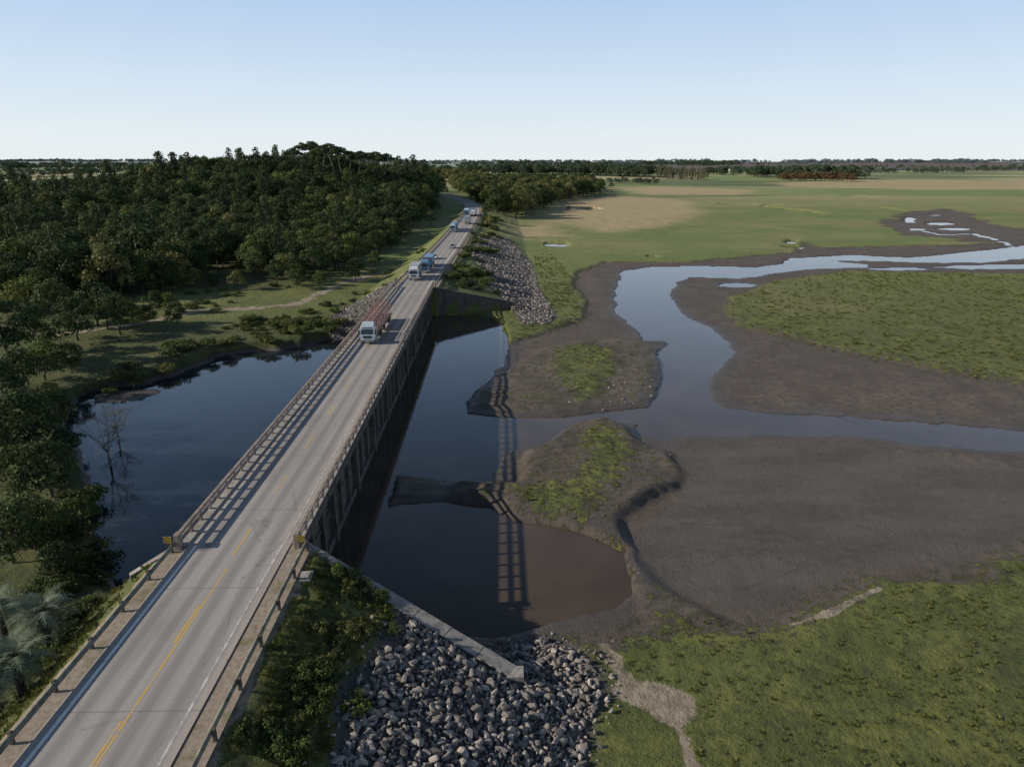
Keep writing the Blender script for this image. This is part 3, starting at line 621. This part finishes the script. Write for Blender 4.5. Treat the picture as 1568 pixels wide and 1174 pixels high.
def inpoly_pts(P,spacing,jit=.5):
    x0,y0=P.min(0);x1,y1=P.max(0); X,Y=np.meshgrid(np.arange(x0,x1,spacing),np.arange(y0,y1,spacing)); X=X.ravel()+RNG.uniform(-jit,jit,X.size)*spacing; Y=Y.ravel()+RNG.uniform(-jit,jit,Y.size)*spacing
    k=poly_sdf(X,Y,P)<0; return X[k],Y[k]
# main forest on the left
FOR=G([(-700,430),(-200,470),(60,480),(150,455),(262,452),(330,405),(380,425),(450,436),(540,428),(590,392),(640,345),(676,318),(668,297),(600,290),(330,291),(230,306),(0,314),(-700,318)],3)
X,Y=inpoly_pts(FOR,7.2); nz0=fbm(X/28,Y/28,41); k=((Y<330)|(RNG.uniform(size=len(X))<.82))&(nz0>.27); X=X[k];Y=Y[k]
d=line_d(X,Y,CL); k=(d>15)&(Y>120); 
k&=poly_sdf(X,Y,CLEAR)>2
X=X[k];Y=Y[k]; Z=H(X,Y); S=RNG.uniform(.70,1.28,len(X))*(1+.35*np.exp(-(((X+170)/120)**2+((Y-540)/150)**2)))*(1+.12*(Y>350)); nz=fbm(X/45,Y/45,77)
S*=.76+.58*fbm(X/30,Y/30,5)
kind=np.where(nz>.53,RNG.choice(6,len(X),p=[.1,.1,.44,.17,.04,.15]),RNG.choice(6,len(X),p=[.26,.21,.12,.03,.17,.21]))
print("forest",len(X))
for i in range(6):
    q=kind==i; scatter("forest_trees",X[q],Y[q],Z[q]-.2,S[q],"forest_tree",TR[i])
# tall eucalyptus on the hill
for (px,top) in((478,219),(492,217),(505,222),(518,219),(532,224),(545,232),(560,231),(572,234),(585,232),(598,235),(465,228),(640,262)):
    yy=RNG.uniform(455,520); xx=(px-765)/1045*yy*.985; z=float(H(xx,yy)); dep=yy*math.cos(PITCH)+5; zt=CZ+(245-top+4)*dep*math.cos(PITCH)/1045
    s=(zt-z)/29.5; mkobj("eucalyptus_tree",TU,(xx,yy,z-.3),RNG.uniform(0,6),(s*.85,s*.85,s))
# clearing and scattered single trees (left)
for (px,py,v,s) in((120,520,0,.85),(165,505,5,.9),(185,512,1,.75),(262,480,2,.6),(272,497,0,.5),(150,500,1,.8),(300,440,2,.55),(330,440,5,.5),(365,445,3,.5),(395,430,1,.75),(425,440,1,.65),(455,445,5,.6),(490,440,2,.5),(520,420,1,.8),(545,432,0,.6),(575,410,5,.6),(600,385,0,.7),(622,372,3,.7),(640,352,1,.8),(660,350,3,.7),(668,335,0,.7),(548,400,1,.75),(240,480,5,.6),(60,540,0,1),(20,560,1,1.1),(90,500,5,1.),(40,600,5,.8),(10,640,0,.8),(70,580,2,.7),(110,570,0,.55),
                    (50,700,0,.75),(15,720,1,.8),(85,660,5,.6),(40,780,5,.75),(80,760,0,.62),(55,840,1,.5),(80,830,2,.45),(90,880,5,.35),(-60,700,0,1),(-60,560,0,1),(105,700,5,.5),(-150,620,1,1.1),(120,800,2,.4),(20,860,0,.55),(205,505,2,.6),(228,498,5,.5)):
    x,y=g(px,py,2); z=float(H(x,y)); mkobj("tree",TR[v],(x,y,max(z,.2)-.15),RNG.uniform(0,6),s*RNG.uniform(.9,1.1))
x,y=g(168,705,.8); mkobj("bare_tree",TBARE,(x,y,.3),.4,.85); x,y=g(180,665,.8); mkobj("bare_tree",TBARE,(x,y,.3),2.4,.7)
# bushes
def bushes(name,pts,z,ms,smin,smax,extra=0,spread=1.5):
    X=[];Y=[]
    for px,py in pts:
        x,y=g(px,py,z); X.append(x);Y.append(y)
        for _ in range(extra): X.append(x+RNG.normal()*spread);Y.append(y+RNG.normal()*spread)
    X=np.array(X);Y=np.array(Y);Z=H(X,Y); k=(Z>.25)&(line_d(X,Y,CL)>6.6); X,Y,Z=X[k],Y[k],Z[k]; S=RNG.uniform(smin,smax,len(X)); kk=RNG.integers(0,len(ms),len(X))
    for i,mm in enumerate(ms):
        q=kk==i; scatter(name,X[q],Y[q],Z[q]-.15,S[q],"bush",mm)
bushes("pond_bank_bushes",[(130,600),(170,590),(300,535),(350,530),(400,520),(440,515),(480,505),(420,505),(380,500),(250,570),(210,580),(120,640),(140,700),(130,760),(125,820),(150,870),(120,600),(90,620),(500,500),(330,550),(450,500),(280,545),(130,850),(110,800),(210,860),(235,850)],1.2,BU,.6,1.5,4,2.2)
bushes("clearing_bushes",[(330,470),(380,500),(420,440),(360,455),(340,445),(300,450),(315,465),(480,480),(500,470),(490,490),(560,455),(600,420),(640,400),(400,505),(440,495)],2,BU,.5,1.1,3,3)
bushes("embankment_bushes",[(520,990),(540,1000),(540,940),(555,925),(490,1130),(450,1140),(400,1165),(500,1050),(590,960),(515,915),(430,1170)],4,[BU[0],BU[2],BU[1]],.3,.7,4,1.0)
bushes("embankment_bushes",[(700,430),(705,420),(712,400),(718,390),(730,375),(740,350),(748,340),(750,360),(735,365),(725,420),(712,440),(745,385),(755,350),(760,335)],5,[BU[0],BU[1]],.7,1.7,6,2.5)
bushes("road_bank_bushes",[(90,900),(110,890),(100,960),(120,930),(80,1010),(110,870)],2.5,[BU[1],BU[0]],.4,.9,4,1.2)
# trees right of the far road
RT=G([(700,300),(745,326),(760,335),(800,333),(835,318),(870,305),(930,296),(900,285),(780,282),(690,288)],2)
X,Y=inpoly_pts(RT,10); k=line_d(X,Y,CL)>14; X=X[k];Y=Y[k];Z=H(X,Y); S=RNG.uniform(.8,1.6,len(X)); kk=RNG.choice([3,3,3,2,0,1],len(X))
for i in set(kk): q=kk==i; scatter("riverside_trees",X[q],Y[q],Z[q]-.2,S[q],"riverside_tree",TR[i])
for px,py,s,v in((770,330,1.7,3),(790,334,1.8,3),(805,330,1.4,3),(755,335,.9,0),(745,345,.7,1),(835,318,1.3,0),(870,322,.35,1),(936,290,.8,1),(775,322,1.9,3),(750,362,.6,3),(720,300,1.8,3),(740,305,1.8,3)):
    x,y=g(px,py,1.5); mkobj("tree",TR[v],(x,y,float(H(x,y))-.2),RNG.uniform(0,6),s)
# hedgerows and tree belts on the plain
def belt(name,p0,p1,n,me,smin,smax,thick=8,z=1.5):
    a=np.array(g(*p0,z));b_=np.array(g(*p1,z)); t=RNG.uniform(0,1,n); X=a[0]+(b_[0]-a[0])*t+RNG.normal(size=n)*thick; Y=a[1]+(b_[1]-a[1])*t+RNG.normal(size=n)*thick*1.5
    k=fbm(X/90,Y/200,61)>.36; X=X[k];Y=Y[k]; n=len(X)
    scatter(name,X,Y,H(X,Y)-.3,RNG.uniform(smin,smax,n)*(.7+.6*fbm(X/70,Y/200,62)),"belt_tree",me)
belt("tree_belt",(1130,271),(1310,275),190,TFARD,1.0,2.1,16); belt("tree_belt",(1195,277),(1312,279),60,TRUS,.9,1.6,6)
belt("tree_belt",(870,268),(1010,272),190,TFARD,1.2,2.3,24); belt("poplar_row",(1010,274),(1078,276),90,TPAL,1.0,1.5,8)
belt("tree_belt",(1080,268),(1180,270),80,TFARD,.9,1.6,14); belt("tree_belt",(930,280),(1000,283),30,TFARD,.5,.9,6)
belt("tree_belt",(0,275),(180,268),80,TFARD,.9,1.6,15); belt("tree_belt",(200,266),(330,266),90,TFARD,.9,1.9,18); belt("tree_belt",(-300,288),(60,280),110,TFARD,.6,1.2,12)
belt("tree_belt",(60,292),(200,286),50,TFARD,.5,1.0,8); belt("tree_belt",(0,262),(300,258),160,TFARD,1.2,2.2,25)
belt("tree_belt",(105,262),(130,262),10,TFARD,2.6,3.4,8); belt("tree_belt",(600,270),(880,268),260,TFARD,1.1,2.2,30); belt("tree_belt",(640,280),(720,282),90,TR[3],1.2,1.9,15)
belt("tree_belt",(1500,262),(1700,262),60,TFARD,.9,1.8,14); belt("tree_belt",(1330,266),(1480,265),50,TFARD,.7,1.2,10); belt("tree_belt",(600,256),(1100,254),260,TFARD,1.4,2.8,40)
rr=random.Random(3)
for i in range(140):
    y=rr.choice([248.2,248.6,249.2,250,251,252,253.5,255,257,260,263,266]); x=rr.uniform(-300,1900); 
    if y>258 and 300<x<600: continue
    dist=37/.95/((y-245)/1045); ln=rr.uniform(60,260) if y<252 else rr.uniform(40,190); n=int(ln*dist/1045/14)+3; n=min(n,260)
    sc_=rr.uniform(1.6,3.6) if y<251 else rr.uniform(1.2,2.2) if y<256 else rr.uniform(.6,1.2)
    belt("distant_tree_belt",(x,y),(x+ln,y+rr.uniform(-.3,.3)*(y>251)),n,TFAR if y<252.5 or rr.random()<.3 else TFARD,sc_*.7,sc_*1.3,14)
# farm houses on the plain
MWL=simple("white_plaster",(.62,.60,.56),.8,.08,.5); MRO=simple("tin_roof",(.30,.29,.28),.5,.15,.5); MWD=simple("dark_window",(.03,.03,.035),.3,.1)
for px,py,rz in((196,274,.3),(230,271,1.2),(40,270,.1),(1350,262,.5),(1120,262,.2)):
    b=MB(); b.box((0,0,2),(18,9,4),0); b.prism([(-5.2,4.003),(5.2,4.003),(0,7.0)],-9.6,9.6,1)
    for k in(-6,-2.5,2.5,6):
        for sy_ in(-1,1): b.box((k,sy_*4.52,2.2),(1.4,.06,1.3),2)
    b.box((0,-4.53,1.3),(1.3,.08,2.5),2); b.box((9.02,0,1.5),(.06,2.4,2.6),2); b.box((5,1,7.0),(.9,.9,1.8),0)
    x,y=g(px,py,2); mkobj("farm_house",b.mesh("farm_house",[MWL,MRO,MWD]),(x,y,float(H(x,y))-.1),rz)
# palms
def palm_mesh(seed):
    rng=np.random.default_rng(seed); mb=MB()
    for k in range(5): mb.tube((0,0,k*.7-.5),(0,0,(k+1)*.7-.5),.30-.02*k,.27-.02*k,1,9)
    V=[];W=[]
    for i in range(34):
        a=i*2.39996+rng.uniform(-.2,.2); el=math.radians(80-105*(i/34)); Lf=rng.uniform(1.7,2.5); p=np.array([0,0,3.0]); dirh=np.array([math.cos(a),math.sin(a),0]); side=np.array([-math.sin(a),math.cos(a),0]); w_=rng.uniform(.0,1)
        ns=12; prev=p
        for s_ in range(1,ns+1):
            e=el-1.35*(s_/ns)**1.3; q=prev+(dirh*math.cos(e)+np.array([0,0,math.sin(e)]))*Lf/ns
            up=np.array([0,0,1.])*math.cos(e)-dirh*math.sin(e)
            if s_>2:
                ll=.36*math.sin(math.pi*min(1,(s_/ns)*.85+.12))+.06
                for sg in(-1,1):
                    for off in(0,.5):
                        b0=prev+(q-prev)*off; tip=b0+side*sg*ll+up*ll*.25+(q-prev)*1.2+rng.normal(size=3)*.03-np.array([0,0,.1]); wv=(q-prev)*.40
                        V+=[b0-wv*.5,b0+wv*.5,tip+wv*.15,tip-wv*.15]; W+=[w_]*4
            prev=q
        mb.tube((0,0,3.0),tuple(p+(dirh*math.cos(el)+np.array([0,0,math.sin(el)]))*Lf*.4),.03,.015,1,4)
    V=np.array(V); return merge("palm",mb,V,np.arange(len(V)).reshape(-1,4),np.array(W),LPA,BRK)
PM=palm_mesh(3)
for px,py,s in((62,935,1.2),(20,1005,1.2),(-6,925,1.0),(-50,1030,1.3)):
    x,y=g(px,py,6.2); mkobj("palm_tree",PM,(x,y,6.2-3.2*s),RNG.uniform(0,6),s)
# rocks
def rock_mesh(seed,mat):
    import bmesh
    bm=bmesh.new(); bmesh.ops.create_icosphere(bm,subdivisions=2,radius=.5); rng=np.random.default_rng(seed); pl=[(Vector(rng.normal(size=3)).normalized(),rng.uniform(.16,.34)) for _ in range(9)]
    for v in bm.verts:
        for _ in range(2):
            for n,dd in pl:
                e=v.co.dot(n)-dd
                if e>0: v.co-=n*e
        v.co.x*=1.6; v.co.z*=1.0
    me=bpy.data.meshes.new("rock"); bm.to_mesh(me); bm.free(); me.materials.append(mat); return me
m=M("quarry_stone"); r=m.rnd(); n=m.noise(3,5,.6,vec=m.obj()); c=m.mix(r,(.10,.088,.080),(.40,.355,.32)); c=m.mix(m.ramp(n,.4,.7,0,.4),c,(.07,.06,.053)); m.col(c); m.rough(.85); MRK=m.m
RK=[rock_mesh(i,MRK) for i in range(6)]
def riprap(name,P,spacing,smin,smax,frac=1.0,cond=None,thick=.18):
    X,Y=inpoly_pts(P,spacing,.6); k=RNG.uniform(size=len(X))<frac; 
    if cond is not None: k&=cond(X,Y)
    X=X[k];Y=Y[k];Z=H(X,Y); k=Z>-.35; X,Y,Z=X[k],Y[k],Z[k]; S=smin+(smax-smin)*RNG.uniform(0,1,len(X))**2.5; kk=RNG.integers(0,6,len(X)); print(name,len(X))
    for i in range(6):
        q=kk==i; n=q.sum()
        if n: 
            o=scatter(name,X[q],Y[q],Z[q]+S[q]*RNG.uniform(0,thick*2,n),S[q],"stone",RK[i])
            # tumble each stone: tilt its carrier face
            me=o.data; co_=np.zeros(n*12,np.float32); me.vertices.foreach_get('co',co_); co_=co_.reshape(n,4,3); ctr=co_.mean(1,keepdims=True); e=co_-ctr
            ax=RNG.normal(size=(n,3)); ax/=np.linalg.norm(ax,axis=1)[:,None]; an=RNG.uniform(0,1.3,n)[:,None,None]; axb=np.repeat(ax[:,None,:],4,1)
            e=e*np.cos(an)+np.cross(axb,e)*np.sin(an)+axb*(axb*e).sum(-1,keepdims=True)*(1-np.cos(an))
            me.vertices.foreach_set('co',(ctr+e).astype(np.float32).ravel()); me.update()
notwall=lambda X,Y: ~((X<1.6)&(X>-17)&(np.abs(Y-wallN(X))<1.0))
riprap("riprap_rocks",RIPN,.29,.24,.74,cond=lambda X,Y:(Y>20)&notwall(X,Y)&(poly_sdf(X,Y,RIPN)<-.6*fbm(X/2,Y/2,3)*3))
RIPN2=G([(560,1020),(640,975),(700,970),(740,968),(840,945),(895,965),(945,1010),(960,1060),(930,1120),(920,1300),(460,1300),(510,1120)],1.2)
riprap("riprap_rocks",RIPN2,.7,.15,.45,cond=lambda X,Y:(Y>20)&notwall(X,Y))
riprap("riprap_rocks",RIPF,.7,.35,.9); riprap("riprap_rocks",RIPL,.75,.35,.8,.7)
stv=G([(780,640),(1020,640),(1050,760),(980,800),(1100,950),(1250,950),(1250,1000),(950,1000),(780,800)],.2); riprap("mud_stones",stv,2.0,.08,.28,.5)
stv=G([(860,600),(1010,560),(990,640),(860,640)],.2); riprap("mud_stones",stv,1.2,.15,.5,.5)
# grass tufts
def tuft_mesh(seed,n=26,h=.35,sp=.25):
    rng=np.random.default_rng(seed); V=[];W=[]
    for i in range(n):
        a=rng.uniform(0,6.28); r=sp*rng.uniform(0,1)**.6; b0=np.array([r*math.cos(a),r*math.sin(a),-.03]); l=rng.uniform(.5,1)*h; out=np.array([math.cos(a),math.sin(a),0])*l*rng.uniform(.2,.9); s_=np.array([-math.sin(a),math.cos(a),0])*rng.uniform(.03,.06); t=b0+out+np.array([0,0,l]); md=(b0+t)/2+np.array([0,0,.06])
        V+=[b0,md-s_,t,md+s_]; W+=[rng.uniform(0,1)]*4
    V=np.array(V); return merge("tuft",MB(),V,np.arange(len(V)).reshape(-1,4),np.array(W),LGS,BRK)
TF=[tuft_mesh(i) for i in range(3)]
def tufts(name,P,spacing,smin,smax,p,sd=3):
    X,Y=inpoly_pts(P,spacing); n=.6*fbm(X/2.5,Y/2.5,sd)+.4*fbm(X/9,Y/9,sd+1); k=RNG.uniform(size=len(X))<p*np.clip(1+(n-.5)*5,.05,2)
    k&=Y>22; X=X[k];Y=Y[k]; h,a=terr(X,Y); k=(a['grass']+RNG.uniform(-.25,.25,len(X))>.5)&(h>.1)&(a['rip']<.5)&(a['dirt']<.4); X,Y,Z=X[k],Y[k],h[k]; S=smin+(smax-smin)*RNG.uniform(0,1,len(X))**2; kk=RNG.integers(0,3,len(X)); print(name,len(X))
    for i in range(3): q=kk==i; scatter(name,X[q],Y[q],Z[q],S[q],"grass_tuft",TF[i])
NG=G([(920,980),(1010,950),(1200,945),(1350,870),(1568,820),(1750,800),(1900,1250),(860,1250)],.4)
tufts("marsh_grass_tufts",NG,.5,.22,.75,.30)
tufts("embankment_grass",np.array([(-16,20),(4,20),(-3,43),(-15.4,49)],float),.36,.35,1.1,.55)
tufts("embankment_grass",np.array([(-44,22),(-27,22),(-27,49),(-36,49)],float),.42,.4,1.2,.6)
tufts("island_grass",GD,.6,.35,.8,.25); tufts("island_grass",GB,.6,.35,.8,.28)
EF=G([(1100,480),(1112,452),(1180,428),(1300,413),(1620,416),(1700,640),(1500,620),(1300,560)],.3)
tufts("marsh_grass_tufts",EF,1.1,.6,1.6,.30,sd=12)
tufts("bank_grass",G([(785,520),(893,490),(880,430),(845,390),(815,392),(835,450)],.4),.9,.6,1.3,.35)
